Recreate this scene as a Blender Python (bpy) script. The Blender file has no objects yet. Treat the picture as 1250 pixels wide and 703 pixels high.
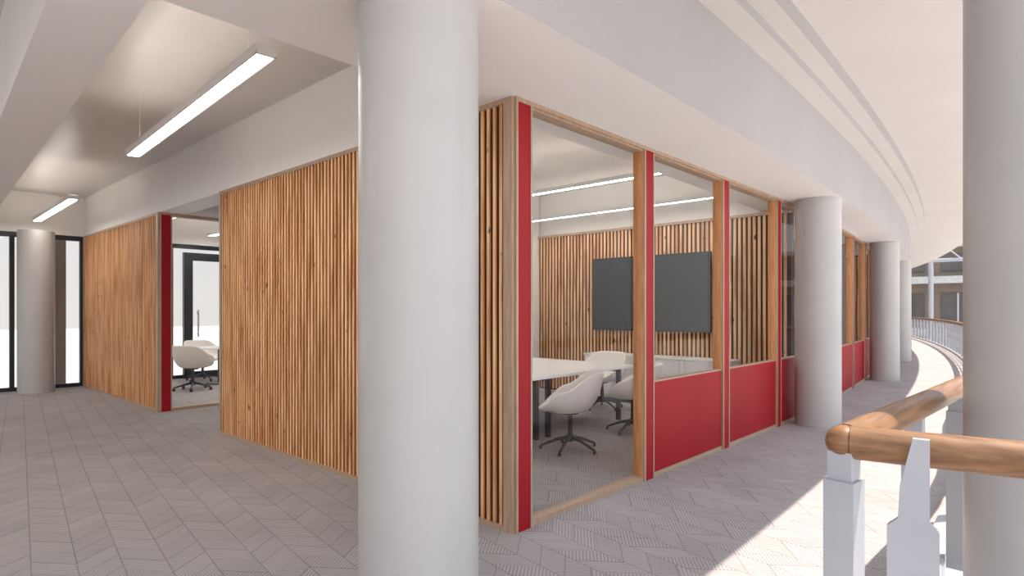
import bpy, math, random
from mathutils import Vector, Matrix
random.seed(4)
S = bpy.context.scene
S.view_settings.view_transform = 'Standard'

# ------------------------------------------------------------ materials
def mat(name, col, rough=0.6, metal=0.0, emit=None, es=1.0, spec=0.5):
    m = bpy.data.materials.new(name); m.use_nodes = True
    b = m.node_tree.nodes['Principled BSDF']
    b.inputs['Base Color'].default_value = (*col, 1)
    b.inputs['Roughness'].default_value = rough
    b.inputs['Metallic'].default_value = metal
    b.inputs['Specular IOR Level'].default_value = spec
    if emit:
        b.inputs['Emission Color'].default_value = (*emit, 1)
        b.inputs['Emission Strength'].default_value = es
    return m

def noisy(name, c1, c2, rough=0.6, scale=(1, 1, 1), ns=4.0, bump=0.0, spec=0.5, detail=4, lo=.35, hi=.65):
    m = mat(name, c1, rough, spec=spec); nt = m.node_tree; N = nt.nodes; L = nt.links
    b = N['Principled BSDF']
    tc = N.new('ShaderNodeTexCoord'); mp = N.new('ShaderNodeMapping')
    mp.inputs['Scale'].default_value = scale
    nz = N.new('ShaderNodeTexNoise'); nz.inputs['Scale'].default_value = ns; nz.inputs['Detail'].default_value = detail
    rp = N.new('ShaderNodeValToRGB')
    rp.color_ramp.elements[0].position = lo; rp.color_ramp.elements[1].position = hi
    rp.color_ramp.elements[0].color = (*c1, 1); rp.color_ramp.elements[1].color = (*c2, 1)
    L.new(tc.outputs['Object'], mp.inputs[0]); L.new(mp.outputs[0], nz.inputs['Vector'])
    L.new(nz.outputs['Fac'], rp.inputs[0]); L.new(rp.outputs[0], b.inputs['Base Color'])
    return m

def carpet():
    m = mat('carpet_tiles', (.5, .48, .48), .95, spec=.1); nt = m.node_tree; N = nt.nodes; L = nt.links
    b = N['Principled BSDF']
    tc = N.new('ShaderNodeTexCoord'); sp = N.new('ShaderNodeSeparateXYZ')
    mp = N.new('ShaderNodeMapping'); mp.inputs['Rotation'].default_value = (0, 0, math.radians(8))
    L.new(tc.outputs['Object'], mp.inputs[0]); L.new(mp.outputs[0], sp.inputs[0])
    def M(op, a, c=None, d=None):
        n = N.new('ShaderNodeMath'); n.operation = op
        for i, v in enumerate((a, c, d)):
            if v is None: continue
            if isinstance(v, (int, float)): n.inputs[i].default_value = v
            else: L.new(v, n.inputs[i])
        return n.outputs[0]
    def WN(a, c):
        cb = N.new('ShaderNodeCombineXYZ'); L.new(a, cb.inputs[0])
        if c is not None: L.new(c, cb.inputs[1])
        wn = N.new('ShaderNodeTexWhiteNoise'); wn.noise_dimensions = '2D'; L.new(cb.outputs[0], wn.inputs['Vector'])
        return wn.outputs['Value']
    x, y = sp.outputs[0], sp.outputs[1]
    w, h = .21, .21
    pp = M('PINGPONG', x, w)
    col = M('FLOOR', M('DIVIDE', x, w))
    q = M('ADD', M('ADD', y, pp), M('MULTIPLY', M('FLOOR', M('MULTIPLY', WN(col, None), 3)), h/3))
    qi = M('DIVIDE', q, h)
    row = M('FLOOR', qi)
    r = WN(col, row)
    pick = M('GREATER_THAN', r, .5)
    s1 = M('SINE', M('MULTIPLY', q, 2*math.pi/.030))
    s2 = M('SINE', M('MULTIPLY', M('SUBTRACT', y, pp), 2*math.pi/.030))
    st = M('ADD', M('MULTIPLY', s1, pick), M('MULTIPLY', s2, M('SUBTRACT', 1.0, pick)))
    st = M('MULTIPLY', st, .12)
    edge = M('LESS_THAN', M('FRACT', qi), .045)
    edge2 = M('LESS_THAN', M('FRACT', M('DIVIDE', x, w)), .035)
    e = M('MULTIPLY', M('MAXIMUM', edge, edge2), -.17)
    var = M('MULTIPLY', M('SUBTRACT', r, .5), .05)
    nz = N.new('ShaderNodeTexNoise'); nz.inputs['Scale'].default_value = 160
    L.new(tc.outputs['Object'], nz.inputs['Vector'])
    n2 = N.new('ShaderNodeTexNoise'); n2.inputs['Scale'].default_value = 1.6; n2.inputs['Detail'].default_value = 5
    L.new(tc.outputs['Object'], n2.inputs['Vector'])
    ns = M('ADD', M('MULTIPLY', M('SUBTRACT', nz.outputs['Fac'], .5), .30), M('MULTIPLY', M('SUBTRACT', n2.outputs['Fac'], .5), .20))
    tot = M('ADD', M('ADD', M('ADD', st, e), M('ADD', var, ns)), .5)
    rp = N.new('ShaderNodeValToRGB')
    rp.color_ramp.elements[0].position = .15; rp.color_ramp.elements[1].position = .80
    rp.color_ramp.elements[0].color = (.16, .145, .145, 1); rp.color_ramp.elements[1].color = (.61, .568, .56, 1)
    L.new(tot, rp.inputs[0]); L.new(rp.outputs[0], b.inputs['Base Color'])
    return m

def slatwood(name, a, c):
    m = mat(name, a, .5, spec=.3); nt = m.node_tree; N = nt.nodes; L = nt.links
    b = N['Principled BSDF']
    tc = N.new('ShaderNodeTexCoord'); mp = N.new('ShaderNodeMapping'); mp.inputs['Scale'].default_value = (16, 16, 1.2)
    nz = N.new('ShaderNodeTexNoise'); nz.inputs['Scale'].default_value = 1.1; nz.inputs['Detail'].default_value = 6
    rp = N.new('ShaderNodeValToRGB'); e = rp.color_ramp.elements
    e[0].position = .36; e[0].color = (*a, 1); e[1].position = .60; e[1].color = (*c, 1)
    k = N.new('ShaderNodeTexNoise'); k.inputs['Scale'].default_value = 11; mk = N.new('ShaderNodeMapping'); mk.inputs['Scale'].default_value = (1, 1, .55)
    L.new(tc.outputs['Object'], mk.inputs[0]); L.new(mk.outputs[0], k.inputs['Vector'])
    kr = N.new('ShaderNodeValToRGB'); kr.color_ramp.elements[0].position = .70; kr.color_ramp.elements[1].position = .76
    mx = N.new('ShaderNodeMix'); mx.data_type = 'RGBA'
    L.new(tc.outputs['Object'], mp.inputs[0]); L.new(mp.outputs[0], nz.inputs['Vector']); L.new(nz.outputs['Fac'], rp.inputs[0])
    L.new(k.outputs['Fac'], kr.inputs[0]); L.new(kr.outputs[0], mx.inputs['Factor'])
    L.new(rp.outputs[0], mx.inputs['A']); mx.inputs['B'].default_value = (.16, .07, .03, 1)
    L.new(mx.outputs['Result'], b.inputs['Base Color'])
    return m

def glass():
    m = bpy.data.materials.new('clear_glass'); m.use_nodes = True; nt = m.node_tree; N = nt.nodes; L = nt.links
    N.remove(N['Principled BSDF']); out = N['Material Output']
    tr = N.new('ShaderNodeBsdfTransparent'); tr.inputs[0].default_value = (.96, .965, .97, 1)
    gl = N.new('ShaderNodeBsdfGlossy'); gl.inputs['Roughness'].default_value = 0.0
    fr = N.new('ShaderNodeFresnel'); fr.inputs['IOR'].default_value = 1.3
    ml = N.new('ShaderNodeMath'); ml.operation = 'MULTIPLY'; ml.inputs[1].default_value = .6
    mx = N.new('ShaderNodeMixShader')
    L.new(fr.outputs[0], ml.inputs[0]); L.new(ml.outputs[0], mx.inputs[0]); L.new(tr.outputs[0], mx.inputs[1]); L.new(gl.outputs[0], mx.inputs[2]); L.new(mx.outputs[0], out.inputs[0])
    return m

M_CARPET = carpet()
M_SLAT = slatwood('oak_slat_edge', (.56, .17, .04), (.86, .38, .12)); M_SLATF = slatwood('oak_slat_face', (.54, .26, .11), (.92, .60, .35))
M_GLASS = glass()
M_BACK = noisy('slat_backing', (.03, .013, .009), (.045, .020, .013), .8)
M_FRAME = noisy('frame_wood', (.40, .27, .18), (.50, .35, .25), .4, (14, 14, 1.2), 3)
M_POST = noisy('post_wood', (.56, .24, .09), (.70, .34, .15), .45, (14, 14, 1.2), 3)
M_RED = noisy('red_laminate', (.32, .004, .010), (.35, .006, .014), .5, ns=2, spec=.25)
M_WHITE = noisy('white_plaster', (.88, .86, .835), (.90, .88, .855), .7, ns=1.5)
M_CEIL = noisy('ceiling_paint', (.62, .585, .56), (.66, .625, .60), .35, ns=1)
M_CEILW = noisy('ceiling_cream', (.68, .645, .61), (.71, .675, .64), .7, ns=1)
M_FASC = noisy('fascia_shade_grey', (.40, .38, .385), (.42, .40, .405), .7, ns=1)  # upright ceiling faces coloured darker to stand in for their shade
M_COL = noisy('column_paint', (.45, .44, .43), (.48, .465, .455), .34, ns=2)
M_BLACK = noisy('black_aluminium', (.015, .016, .02), (.022, .023, .028), .35, ns=5)
M_DARK = noisy('dark_metal', (.04, .035, .04), (.06, .055, .06), .4, ns=5)
M_SCREEN = noisy('screen_glass', (.050, .058, .066), (.054, .062, .070), .6, ns=2, spec=.2)
M_STEEL = noisy('painted_steel', (.40, .41, .45), (.44, .45, .49), .4, ns=3)
M_SHELL = noisy('chair_shell', (.88, .83, .78), (.90, .85, .80), .5, ns=3)
M_TABLE = noisy('white_laminate', (.85, .84, .83), (.88, .87, .86), .35, ns=2)
M_LAMP = mat('lamp_diffuser', (.95, .95, .95), .5, emit=(1, .95, .88), es=20)
M_UP = mat('lamp_added_uplight', (.95, .95, .95), .5, emit=(1, .92, .84), es=9)  # upward glow added on the pendant tops to brighten ceilings and beams
M_LBOX = noisy('lamp_housing', (.85, .85, .84), (.88, .88, .87), .4, ns=2)
M_HANDX = noisy('handrail_wood_long', (.16, .075, .035), (.33, .175, .085), .45, (1.2, 22, 22), 2.2, spec=.4, detail=6, lo=.3, hi=.7)
M_HANDY = noisy('handrail_wood_return', (.16, .075, .035), (.33, .175, .085), .45, (22, 1.2, 22), 2.2, spec=.4, detail=6, lo=.3, hi=.7)
M_EXT = noisy('beige_render', (.22, .18, .145), (.27, .22, .18), .85, ns=1)
M_EXTW = noisy('bronze_glazing', (.11, .10, .095), (.14, .125, .12), .3, ns=1)
M_LOW = noisy('pale_terrazzo', (.56, .54, .53), (.66, .64, .63), .6, ns=6)
M_GROUND = noisy('paving', (.42, .42, .43), (.48, .48, .49), .9, ns=1.5)

# ------------------------------------------------------------ mesh builder
class MB:
    def __init__(s, name, T=None):
        s.n = name; s.v = []; s.f = []; s.mi = []; s.sm = []; s.mats = []; s.T = T or Matrix.Identity(4)
    def m(s, mt):
        if mt not in s.mats: s.mats.append(mt)
        return s.mats.index(mt)
    def add(s, vs, fs, mt, smooth=False):
        o = len(s.v); s.v += [tuple(s.T @ Vector(p)) for p in vs]
        for i_, f in enumerate(fs):
            s.f.append([o+i for i in f]); s.mi.append(s.m(mt[i_] if isinstance(mt, list) else mt)); s.sm.append(smooth)
    def box(s, x0, x1, y0, y1, z0, z1, mt):
        vs = [(x, y, z) for z in (z0, z1) for y in (y0, y1) for x in (x0, x1)]
        s.add(vs, [(0, 2, 3, 1), (4, 5, 7, 6), (0, 1, 5, 4), (2, 6, 7, 3), (0, 4, 6, 2), (1, 3, 7, 5)], mt)
    def cyl(s, c, r0, r1, z0, z1, mt, n=24, cap=True):
        vs = [(c[0]+r*math.cos(2*math.pi*i/n), c[1]+r*math.sin(2*math.pi*i/n), z) for r, z in ((r0, z0), (r1, z1)) for i in range(n)]
        s.add(vs, [(i, (i+1) % n, n+(i+1) % n, n+i) for i in range(n)], mt, True)
        if cap:
            s.add(vs[:n], [tuple(range(n))[::-1]], mt); s.add(vs[n:], [tuple(range(n))], mt)
    def tube(s, pts, r, mt, n=14):
        pts = [Vector(p) for p in pts]; rings = []
        for i, p in enumerate(pts):
            a = pts[max(i-1, 0)]; b = pts[min(i+1, len(pts)-1)]
            d = (b-a).normalized()
            up = Vector((0, 0, 1)) if abs(d.z) < .95 else Vector((1, 0, 0))
            x = d.cross(up).normalized(); y = x.cross(d).normalized()
            rr = r[i] if isinstance(r, (list, tuple)) else r
            rings.append([p+x*rr*math.cos(2*math.pi*k/n)+y*rr*math.sin(2*math.pi*k/n) for k in range(n)])
        vs = [q for rg in rings for q in rg]; fs = []
        for i in range(len(pts)-1):
            for k in range(n):
                fs.append((i*n+k, i*n+(k+1) % n, (i+1)*n+(k+1) % n, (i+1)*n+k))
        s.add(vs, fs, mt, True)
        s.add(rings[0], [tuple(range(n))], mt); s.add(rings[-1], [tuple(range(n))[::-1]], mt)
    def prism(s, prof, a, b, mt, axis='y'):
        n = len(prof)
        if axis == 'y': vs = [(p, a, z) for p, z in prof]+[(p, b, z) for p, z in prof]
        else: vs = [(a, p, z) for p, z in prof]+[(b, p, z) for p, z in prof]
        s.add(vs, [tuple(range(n)), tuple(range(n, 2*n))[::-1]]+[(i, i+n, (i+1) % n+n, (i+1) % n) for i in range(n)], mt)
    def sweep(s, us, prof, curve, mats, closed=True):
        n = len(prof)
        vs = [(u, curve(u)+o, z) for u in us for o, z in prof]
        for k in range(n if closed else n-1):
            fs = [(i*n+k, i*n+(k+1) % n, (i+1)*n+(k+1) % n, (i+1)*n+k) for i in range(len(us)-1)]
            s.add(vs, fs, mats[k] if isinstance(mats, list) else mats)
        if closed:
            s.add(vs[:n], [tuple(range(n))], mats[0] if isinstance(mats, list) else mats)
            s.add(vs[-n:], [tuple(range(n))[::-1]], mats[0] if isinstance(mats, list) else mats)
    def done(s, bevel=0, parent=None):
        me = bpy.data.meshes.new(s.n); me.from_pydata(s.v, [], s.f)
        for m_ in s.mats: me.materials.append(m_)
        me.polygons.foreach_set('material_index', s.mi); me.polygons.foreach_set('use_smooth', s.sm)
        me.update(); me.validate()
        import bmesh
        bm = bmesh.new(); bm.from_mesh(me)
        bmesh.ops.delete(bm, geom=[v for v in bm.verts if not v.link_faces], context='VERTS')
        bmesh.ops.recalc_face_normals(bm, faces=bm.faces); bm.to_mesh(me); bm.free()
        o = bpy.data.objects.new(s.n, me); S.collection.objects.link(o)
        if bevel:
            b = o.modifiers.new('bevel', 'BEVEL'); b.width = bevel; b.segments = 2; b.limit_method = 'ANGLE'
        if parent: o.parent = parent
        return o

def dv(u): return (u+1.2)**2/250.0
def wallv(u): return max(0.0, dv(u)-dv(6.0)) if u > 6 else 0.0
ZT = 2.93; ZC = 3.68
US = [-14+i*.5 for i in range(0, 125)]

# ------------------------------------------------------------ shell
f = MB('floor')
usw = [-.62]+[i*1.0 for i in range(0, 49)]
vs = []
for u in usw:
    e = dv(u)-2.1
    vs += [(u, e, 0), (u, max(11.6, e+9), 0)]
f.add(vs, [(2*i, 2*i+2, 2*i+3, 2*i+1) for i in range(len(usw)-1)], M_CARPET)
f.add([(-14, -9, 0), (-.62, -9, 0), (-.62, dv(-.62)-2.1, 0), (-.62, 11.6, 0), (-14, 11.6, 0)], [(0, 1, 2, 3, 4)], M_CARPET)
f.done()
sl = MB('trim_balcony_edge')
sl.sweep(usw, [(-2.10, -.45), (-2.22, -.45), (-2.22, .05), (-2.10, .05)], dv, M_STEEL)
sl.box(-.62, -.55, -9, -2.1, -.45, .05, M_STEEL)
sl.done()

c = MB('ceiling')
vs = []
for u in US: vs += [(u, dv(u)+0.0, ZC), (u, max(11.6, dv(u)+9), ZC), (u, dv(u)+0.0, 4.4), (u, max(11.6, dv(u)+9), 4.4)]
n = len(US)-1
c.add(vs, [(4*i, 4*i+1, 4*i+5, 4*i+4) for i in range(n)], M_CEIL)
c.add(vs, [(4*i+2, 4*i+6, 4*i+7, 4*i+3) for i in range(n)]+[(4*i+1, 4*i+3, 4*i+7, 4*i+5) for i in range(n)], M_WHITE)
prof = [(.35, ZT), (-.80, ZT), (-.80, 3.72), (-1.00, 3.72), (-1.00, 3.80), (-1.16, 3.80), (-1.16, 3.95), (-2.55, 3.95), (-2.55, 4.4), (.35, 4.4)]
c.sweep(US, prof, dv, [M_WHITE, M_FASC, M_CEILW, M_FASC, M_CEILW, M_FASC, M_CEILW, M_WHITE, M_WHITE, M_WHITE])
c.done()

b = MB('trim_beam_partition')
b.box(0.0, .35, .3, 11.5, ZT, ZC, M_WHITE); b.done()
b = MB('trim_beam_facade')
b.box(-14, 8, 11.42, 11.62, ZT, ZC, M_WHITE); b.done()
b = MB('trim_beam_cross')
def ub(v): return -2.07+.052*(v-.37)
b.add([(ub(v)-o, v, z) for v in (.2, 11.45) for o, z in ((0, 2.93), (.34, 2.93), (.34, ZC), (0, ZC))],
      [(0, 1, 2, 3), (7, 6, 5, 4), (0, 4, 5, 1), (1, 5, 6, 2), (2, 6, 7, 3), (3, 7, 4, 0)], M_WHITE)
b.done()
b = MB('trim_beam_hall')
b.box(-6.6, -6.2, .2, 11.45, 2.93, ZC, M_WHITE); b.done()

# ------------------------------------------------------------ slat walls
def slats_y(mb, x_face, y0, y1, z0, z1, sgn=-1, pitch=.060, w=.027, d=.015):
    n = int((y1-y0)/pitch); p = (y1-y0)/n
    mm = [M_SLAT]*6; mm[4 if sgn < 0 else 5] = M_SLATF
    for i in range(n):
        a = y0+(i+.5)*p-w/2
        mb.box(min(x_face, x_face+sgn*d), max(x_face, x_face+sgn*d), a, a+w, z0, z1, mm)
def slat_wall(name, v0, v1):
    w = MB(name)
    w.box(.0, .10, v0+.11, v1, 0.0, ZT, M_BACK)
    w.box(.10, .115, v0+.12, v1, 0.0, ZT, M_WHITE)
    w.box(-.002, .0, v0+.08, v0+.11, 0.0, ZT, M_BACK)
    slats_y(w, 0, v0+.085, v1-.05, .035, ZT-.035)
    w.box(-.025, .0, v0-.0, v0+.08, 0, ZT, M_FRAME)
    w.box(-.025, .115, v1-.045, v1+.001, 0, ZT, M_FRAME)
    w.box(-.025, .0, v0+.08, v1-.045, 0, .035, M_FRAME)
    w.box(-.025, .0, v0+.08, v1-.045, ZT-.035, ZT, M_FRAME)
    return w.done()
slat_wall('wall_slatted_partition', 0.0, 4.83)
slat_wall('wall_slatted_office', 7.05, 11.40)

# ------------------------------------------------------------ glass fronts
def frame_T(p, q):
    d = (Vector(q)-Vector(p)); L_ = d.length; ang = math.atan2(d.y, d.x)
    return Matrix.Translation((p[0], p[1], 0)) @ Matrix.Rotation(ang, 4, 'Z'), L_
def front(name, pts, low):
    w = MB(name)
    for i in range(len(pts)-1):
        p, q = pts[i], pts[i+1]
        w.T, L_ = frame_T((*p, 0), (*q, 0)); pw = .165
        w.box(.0, pw, 0, .10, 0, ZT, M_POST)
        w.box(.020, pw-.016, -.012, 0.0, .0, ZT-.03, M_RED)
        w.box(.0, .020, -.018, 0.0, 0, ZT-.03, M_FRAME); w.box(pw-.016, pw, -.018, 0, 0, ZT-.03, M_FRAME)
        w.box(pw, L_, 0, .10, ZT-.045, ZT, M_FRAME); w.box(0, L_, -.018, 0, ZT-.03, ZT, M_FRAME)
        w.box(pw, L_, 0, .10, 0, .04, M_FRAME)
        zb = .04
        if low[i]:
            w.box(pw+.02, L_-.012, .0, .05, .045, .85, M_RED)
            w.box(pw, pw+.02, 0, .07, .04, ZT-.045, M_FRAME)
            w.box(pw, L_, 0, .07, .85, .862, M_FRAME); zb = .862
        w.add([(pw, .055, zb), (L_, .055, zb), (L_, .055, ZT-.045), (pw, .055, ZT-.045)], [(0, 1, 2, 3)], M_GLASS)
    return w.done()
us = [0.0]+[1.667+1.633*i for i in range(0, 14)]
pts = [(u, wallv(u)) for u in us]
front('wall_glazed_front', pts, [False]+[True]*13)
front('wall_glazed_office', [(0, 7.05), (1.667, 7.05), (3.3, 7.05), (4.93, 7.05)], [False, False, False])
w = MB('wall_above_office_front'); w.box(.35, 5.8, 7.05, 7.15, ZT, ZC, M_WHITE); w.done()

w = MB('wall_screen')
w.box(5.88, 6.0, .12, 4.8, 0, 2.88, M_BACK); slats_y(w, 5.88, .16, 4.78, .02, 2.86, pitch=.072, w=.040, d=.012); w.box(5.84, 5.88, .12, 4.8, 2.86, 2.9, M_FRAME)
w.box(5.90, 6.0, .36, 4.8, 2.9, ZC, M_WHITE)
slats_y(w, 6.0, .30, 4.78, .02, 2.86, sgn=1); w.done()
for k, uu in enumerate((9.9, 14.75)):
    w = MB('wall_divider_%s' % 'ab'[k]); v0 = wallv(uu)+.14
    w.box(uu, uu+.1, v0, 5.2, 0, ZT-.01, M_BACK); slats_y(w, uu, v0+.05, 5.2, .02, ZT-.03, pitch=.08, w=.05); w.done()
w = MB('wall_back'); w.box(.12, 5.88, 4.83-.1, 4.83, 0, ZC, M_WHITE)
w.box(6.04, 24, 5.2, 5.3, 0, ZC, M_BACK)
for i in range(220):
    a = 6.1+i*.08; w.box(a, a+.05, 5.17, 5.2, .02, ZT, M_SLAT)
w.done()
w = MB('wall_office_side'); w.box(5.0, 5.1, 7.15, 11.4, 0, ZC, M_WHITE); w.done()

# ------------------------------------------------------------ facade windows
w = MB('window_1')
w.box(-14, 8, 11.50, 11.58, 0, .07, M_BLACK); w.box(-14, 8, 11.50, 11.58, 2.84, ZT, M_BLACK)
for u in (-13, -11.5, -10, -8.5, -7, -5.5, -4, -2.5, -1.12, -.05, 1.55, 5.4, 7):
    w.box(u, u+.07, 11.49, 11.59, .07, 2.84, M_BLACK)
w.add([(-14, 11.54, .07), (8, 11.54, .07), (8, 11.54, 2.84), (-14, 11.54, 2.84)], [(0, 1, 2, 3)], M_GLASS)
w.done()
d = MB('door_1')
d.box(1.80, 1.98, 11.38, 11.48, 0, 2.75, M_BLACK); d.box(3.0, 3.18, 11.38, 11.48, 0, 2.75, M_BLACK)
d.box(1.98, 3.0, 11.38, 11.48, 2.58, 2.75, M_BLACK); d.box(1.98, 3.0, 11.38, 11.48, 0, .14, M_BLACK)
d.box(2.06, 2.09, 11.32, 11.35, .9, 1.5, M_STEEL); d.box(2.06, 2.09, 11.34, 11.39, .95, .98, M_STEEL); d.box(2.06, 2.09, 11.34, 11.39, 1.42, 1.45, M_STEEL)
d.done()
e = MB('exterior_pier'); e.box(-.44, -.20, 11.9, 12.2, -.12, 4, M_EXT); e.done()
e = MB('exterior_pier'); e.box(-1.9, -1.35, 11.9, 12.2, -.12, 4, M_EXT); e.done()
g = MB('ground_outside'); g.add([(-40, 11.63, -.12), (30, 11.63, -.12), (30, 60, -.12), (-40, 60, -.12)], [(0, 1, 2, 3)], M_GROUND); g.done()

# ------------------------------------------------------------ columns
def column(u, v, z0, z1, r=.275):
    k = MB('round_column'); k.cyl((u, v), r, r, z0, z1, M_COL, n=64); return k.done()
column(-1.218, -.516, 0, ZT); column(5.50, -.335, 0, ZT); column(11.83, .13, 0, ZT); column(17.8, .88, 0, ZT); column(23.6, 1.95, 0, ZT)
column(-.80, 11.08, 0, ZT)
column(.73, -2.625, -4, 7, .28)

# ------------------------------------------------------------ luminaires
def lamp(u0, v0, u1, v1, z=3.1, w=.135, h=.06):
    T, L_ = frame_T((u0, v0, 0), (u1, v1, 0))
    k = MB('linear_pendant_light', T); g_ = .1*w
    k.box(0, L_, -w/2, w/2, z+.012, z+h, M_LBOX)
    k.box(0, L_, -w/2, -w/2+g_, z, z+.012, M_LBOX); k.box(0, L_, w/2-g_, w/2, z, z+.012, M_LBOX)
    k.box(0, .015, -w/2, w/2, z, z+.012, M_LBOX); k.box(L_-.015, L_, -w/2, w/2, z, z+.012, M_LBOX)
    k.box(.02, L_-.02, -w/2+g_, w/2-g_, z+.004, z+.011, M_LAMP)
    k.box(.02, L_-.02, -w*.3, w*.3, z+h, z+h+.004, M_UP)
    for x in (.3, L_-.3): k.cyl((x, 0), .0012, .0012, z+h, ZC, M_LBOX, n=6)
    return k.done()
lamp(-1.24, .985, -1.045, 4.45)
lamp(-.88, 7.84, -.805, 11.0)
for uu in (-4.2, -8.5):
    for vv in (.9, 4.6, 8.0): lamp(uu, vv, uu+.15, vv+3.2)  # pendant rows out of view, added as fill light for the hall
for uu in (3.4, 5.3): lamp(uu, .7, uu, 4.5, w=.10, h=.05)
lamp(1.0, 1.9, 1.0, 4.5)  # extra pendant hidden behind the slat wall, added to light the room
lamp(.7, 7.5, .7, 10.6); lamp(2.2, 7.6, 2.2, 11.0); lamp(3.8, 7.6, 3.8, 11.0)  # first pendant added to brighten the office chairs
for uu in (8, 12.3, 17): lamp(uu, 1.9, uu, 4.9)

# ------------------------------------------------------------ furniture
def chair(u, v, face, castors=False):
    root = bpy.data.objects.new('conference_chair', None); S.collection.objects.link(root)
    root.location = (u, v, 0); root.rotation_euler = (0, 0, face)
    k = MB('shell'); NA, NR = 44, 12; vs = [(0, .02, .425)]
    for j in range(1, NR+1):
        r = j/NR
        for i in range(NA):
            t = 2*math.pi*i/NA
            s_ = math.sin(t); back = max(0, -s_); side = abs(math.cos(t))
            if s_ <= 0: hgt = .665+.185*(0.5-0.5*math.cos(math.pi*min(1, back**.75*1.12)))
            else: hgt = .455+.21*max(0, side)**3.2
            rad = math.sin(min(1, r*1.22)*math.pi/2)**.85
            flare = 1+.12*max(0, r-.6)
            x = .335*math.cos(t)*rad*flare; y = .30*math.sin(t)*rad*flare
            z = .425+(hgt-.425)*(max(0, (r-.30)/.70)**1.5)
            y -= .06*back*max(0, r-.5)*2
            vs.append((x, y+.02, z))
    fs = [(0, 1+i, 1+(i+1) % NA) for i in range(NA)]
    for j in range(NR-1):
        for i in range(NA):
            a = 1+j*NA+i; b_ = 1+j*NA+(i+1) % NA
            fs.append((a, a+NA, b_+NA, b_))
    k.add(vs, fs, M_SHELL, True); o = k.done(parent=root)
    sd = o.modifiers.new('s', 'SOLIDIFY'); sd.thickness = .024; sd.offset = 0
    ss = o.modifiers.new('ss', 'SUBSURF'); ss.levels = 1; ss.render_levels = 1
    k = MB('seat_pad'); k.cyl((0, .05), .21, .235, .425, .452, M_SHELL, 28); k.cyl((0, .05), .235, .19, .452, .468, M_SHELL, 28); k.done(parent=root)
    k = MB('base'); k.cyl((0, 0), .028, .022, .10, .40, M_DARK, 16); k.cyl((0, 0), .09, .12, .385, .415, M_DARK, 20); k.cyl((0, 0), .04, .035, .09, .16, M_DARK, 16)
    for i in range(5):
        a = 2*math.pi*i/5+.3; c_, s_ = math.cos(a), math.sin(a)
        zf = .05 if castors else .025
        k.tube([(0, 0, .135), (c_*.15, s_*.15, .105), (c_*.32, s_*.32, zf+.01)], [.024, .018, .012], M_DARK, 8)
        if castors: k.cyl((c_*.32, s_*.32), .026, .026, 0.0, .05, M_DARK, 12)
        else: k.cyl((c_*.32, s_*.32), .016, .014, 0.0, .035, M_DARK, 12)
    k.done(parent=root)
    return root
chair(2.20, 1.20, math.radians(36)); chair(3.50, 1.22, math.radians(22)); chair(4.72, 2.50, math.radians(90))
chair(1.25, 9.3, math.radians(-60), True); chair(1.95, 10.75, math.radians(190), True)

t = MB('conference_table')
t.box(1.0, 2.43, 1.6, 3.95, .715, .75, M_TABLE); t.box(2.435, 4.2, 1.6, 3.95, .715, .75, M_TABLE)
for x in (1.08, 2.28, 2.50, 4.02):
    for y in (1.75, 3.75): t.box(x, x+.055, y, y+.055, 0, .715, M_DARK)
    t.box(x+.005, x+.05, 1.80, 3.75, .66, .714, M_DARK)
t.done(bevel=.004)
t = MB('round_meeting_table'); t.cyl((1.98, 9.95), .42, .42, .72, .745, M_TABLE, 40); t.cyl((1.98, 9.95), .03, .03, .03, .72, M_DARK, 16); t.cyl((1.98, 9.95), .27, .25, 0, .03, M_DARK, 32); t.done()
t = MB('credenza')
t.box(5.38, 5.83, .85, 3.3, .06, .74, M_TABLE); t.box(5.36, 5.84, .83, 3.32, .74, .765, M_TABLE); t.box(5.42, 5.8, .9, 3.25, 0, .06, M_DARK)
for i in range(4): t.box(5.365, 5.38, .87+i*.61, .87+i*.61+.59, .09, .73, M_TABLE)
t.done(bevel=.003)
t = MB('wall_mounted_television')
t.box(5.775, 5.835, 1.26, 3.42, 1.15, 2.39, M_BLACK); t.box(5.755, 5.780, 1.285, 3.395, 1.18, 2.365, M_SCREEN); t.box(5.83, 5.865, 1.9, 2.8, 1.5, 2.1, M_BLACK)
t.done()

# ------------------------------------------------------------ balcony railing
RZ = 1.040; RR = .057; CU, CV = -.645, -2.150
def rv(u):
    a = CV-.05*(u-CU); b_ = dv(u)-2.2
    t_ = min(1, max(0, (u-1.2)/6)); t_ = t_*t_*(3-2*t_)
    return a*(1-t_)+b_*t_ if u < 7.2 else b_
root = bpy.data.objects.new('balcony_railing', None); S.collection.objects.link(root)
k = MB('handrail')
far = [(u, rv(u), RZ) for u in [46-i*1.0 for i in range(0, 46)]]+[(CU+.03, rv(CU+.03), RZ)]
k.tube(far, RR, M_HANDX, 28)
k.tube([(CU, CV-.02, RZ), (-.555, -2.65, RZ), (-.50, -3.2, RZ), (-.48, -4.6, RZ)], RR, M_HANDY, 28)
NB = 14; el = []
for j in range(NB+1):
    ph = math.pi*j/NB
    for i in range(24):
        th = 2*math.pi*i/24
        el.append((CU+RR*1.03*math.sin(ph)*math.cos(th), CV+RR*1.03*math.sin(ph)*math.sin(th), RZ+RR*1.01*math.cos(ph)))
k.add(el, [(j*24+i, (j+1)*24+i, (j+1)*24+(i+1) % 24, j*24+(i+1) % 24) for j in range(NB) for i in range(24)], M_HANDY, True)
k.done(parent=root)
k = MB('posts')
def post(u, v, ang, z0=0.0, s_=1.0):
    k.T = Matrix.Translation((u, v, 0)) @ Matrix.Rotation(ang, 4, 'Z')
    k.box(-.05*s_, .05*s_, -.045*s_, .045*s_, z0, .91, M_STEEL); k.box(-.04*s_, .04*s_, -.036*s_, .036*s_, .91, RZ-.03, M_STEEL)
    k.T = Matrix.Identity(4)
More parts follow.
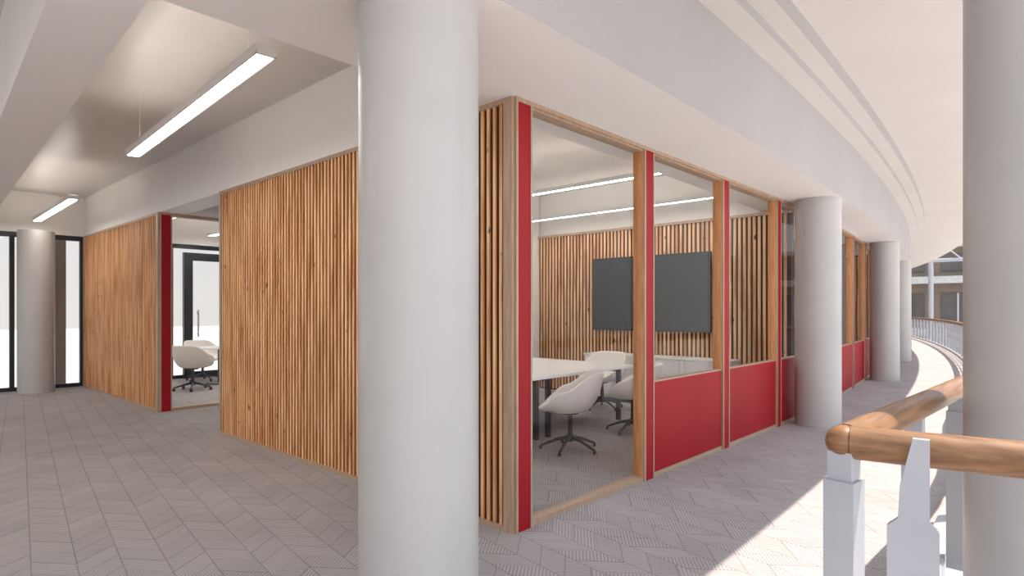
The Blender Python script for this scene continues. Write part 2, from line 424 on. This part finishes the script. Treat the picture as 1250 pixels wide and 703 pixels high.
post(CU, CV, -.1, s_=1.08)
u = .36
while u < 45: post(u, rv(u), 0, z0=0.0); u += 1.0
k.T = Matrix.Translation((-.625, -2.355, 0)) @ Matrix.Rotation(.15, 4, 'Z')
prof_ = [(-.065, -.4), (.075, -.4), (.075, .80), (.045, .83), (.04, .93), (.005, 1.09), (-.04, 1.09), (-.04, .93), (-.04, .83), (-.065, .80)]
k.prism(prof_, -.085, -.060, M_STEEL, axis='x')
k.box(-.060, -.02, -.060, .070, -.4, .80, M_STEEL)
k.T = Matrix.Identity(4)
for vv in (-3.4, -4.3): k.box(-.56, -.46, vv, vv+.08, -.4, RZ-.03, M_STEEL)
k.done(parent=root)
k = MB('lower_rails')
for zz in (.25, .5, .75):
    k.tube([(u_, rv(u_), zz) for u_ in [8+i*1.0 for i in range(0, 38)]], .012, M_STEEL, 6)
k.done(parent=root)

# ------------------------------------------------------------ atrium
a = MB('atrium_lower_floor'); a.add([(-20, -30, -4), (70, -30, -4), (70, 14, -4), (-20, 14, -4)], [(0, 1, 2, 3)], M_LOW); a.done()
a = MB('atrium_far_building')
a.box(50, 56, -20, 22, -4, -.4, M_EXT); a.box(49.4, 56, -20, 22, -.4, .1, M_LOW); a.box(50.5, 56, -20, 22, .1, 3.4, M_EXT)
a.box(49.4, 56, -20, 22, 3.4, 3.9, M_LOW); a.box(50.5, 56, -20, 22, 3.9, 6, M_EXT); a.box(49.6, 56, -20, 22, 6, 6.3, M_LOW)
for i in range(14):
    v = -19+i*3; a.box(50.4, 50.5, v, v+2, .6, 2.7, M_EXTW); a.box(50.38, 50.4, v+.95, v+1.05, .6, 2.7, M_LOW)
    a.box(50.4, 50.5, v, v+2, 4.3, 5.6, M_EXTW)
a.done()
a = MB('atrium_steel_frame')
for v in (-6, -1, 3.6, 8): a.tube([(43, v, -4), (43, v, 9)], .14, M_STEEL, 10)
a.tube([(43, -8, 4.6), (43, 14, 4.6)], .12, M_STEEL, 10); a.tube([(43, -8, 5.6), (43, 14, 5.6)], .10, M_STEEL, 10)
for i in range(11): a.tube([(43, -8+2*i, 4.6), (43, -7+2*i, 5.6)], .05, M_STEEL, 6); a.tube([(43, -7+2*i, 5.6), (43, -6+2*i, 4.6)], .05, M_STEEL, 6)
a.done()

# ------------------------------------------------------------ lights
sun = bpy.data.lights.new('sun', 'SUN'); sun.energy = 7.5; sun.angle = math.radians(.6); sun.color = (1, .90, .78)
so = bpy.data.objects.new('sun', sun); S.collection.objects.link(so)
kv = (2.55-1.12)/4.4
so.rotation_euler = Vector((-kv*1.2, kv, -1)).to_track_quat('-Z', 'Y').to_euler()
so.location = (10, -10, 20)
W = bpy.data.worlds.new('sky'); S.world = W; W.use_nodes = True; nt = W.node_tree; bg = nt.nodes['Background']
tc = nt.nodes.new('ShaderNodeTexCoord'); sp = nt.nodes.new('ShaderNodeSeparateXYZ'); rp = nt.nodes.new('ShaderNodeValToRGB')
rp.color_ramp.elements[0].position = 0.0; rp.color_ramp.elements[0].color = (1, .955, .91, 1)
rp.color_ramp.elements[1].position = .6; rp.color_ramp.elements[1].color = (.70, .82, 1, 1)
nt.links.new(tc.outputs['Generated'], sp.inputs[0]); nt.links.new(sp.outputs[2], rp.inputs[0]); nt.links.new(rp.outputs[0], bg.inputs[0])
# sky is brighter on the sun side than on the opposite side
mr = nt.nodes.new('ShaderNodeMapRange'); mr.inputs['From Min'].default_value = -.4; mr.inputs['From Max'].default_value = .6
mr.inputs['To Min'].default_value = 1.9; mr.inputs['To Max'].default_value = .88
nt.links.new(sp.outputs[1], mr.inputs['Value']); nt.links.new(mr.outputs[0], bg.inputs[1])

# ------------------------------------------------------------ camera
cam = bpy.data.cameras.new('camera'); co = bpy.data.objects.new('camera', cam); S.collection.objects.link(co)
co.location = (-2.975, -2.722, 1.5); co.rotation_euler = (math.radians(90), 0, math.radians(42.69-90))
cam.sensor_width = 36; cam.lens = 36*734/1250; cam.shift_y = 26.5/1250; cam.clip_start = .05; cam.clip_end = 300
S.camera = co
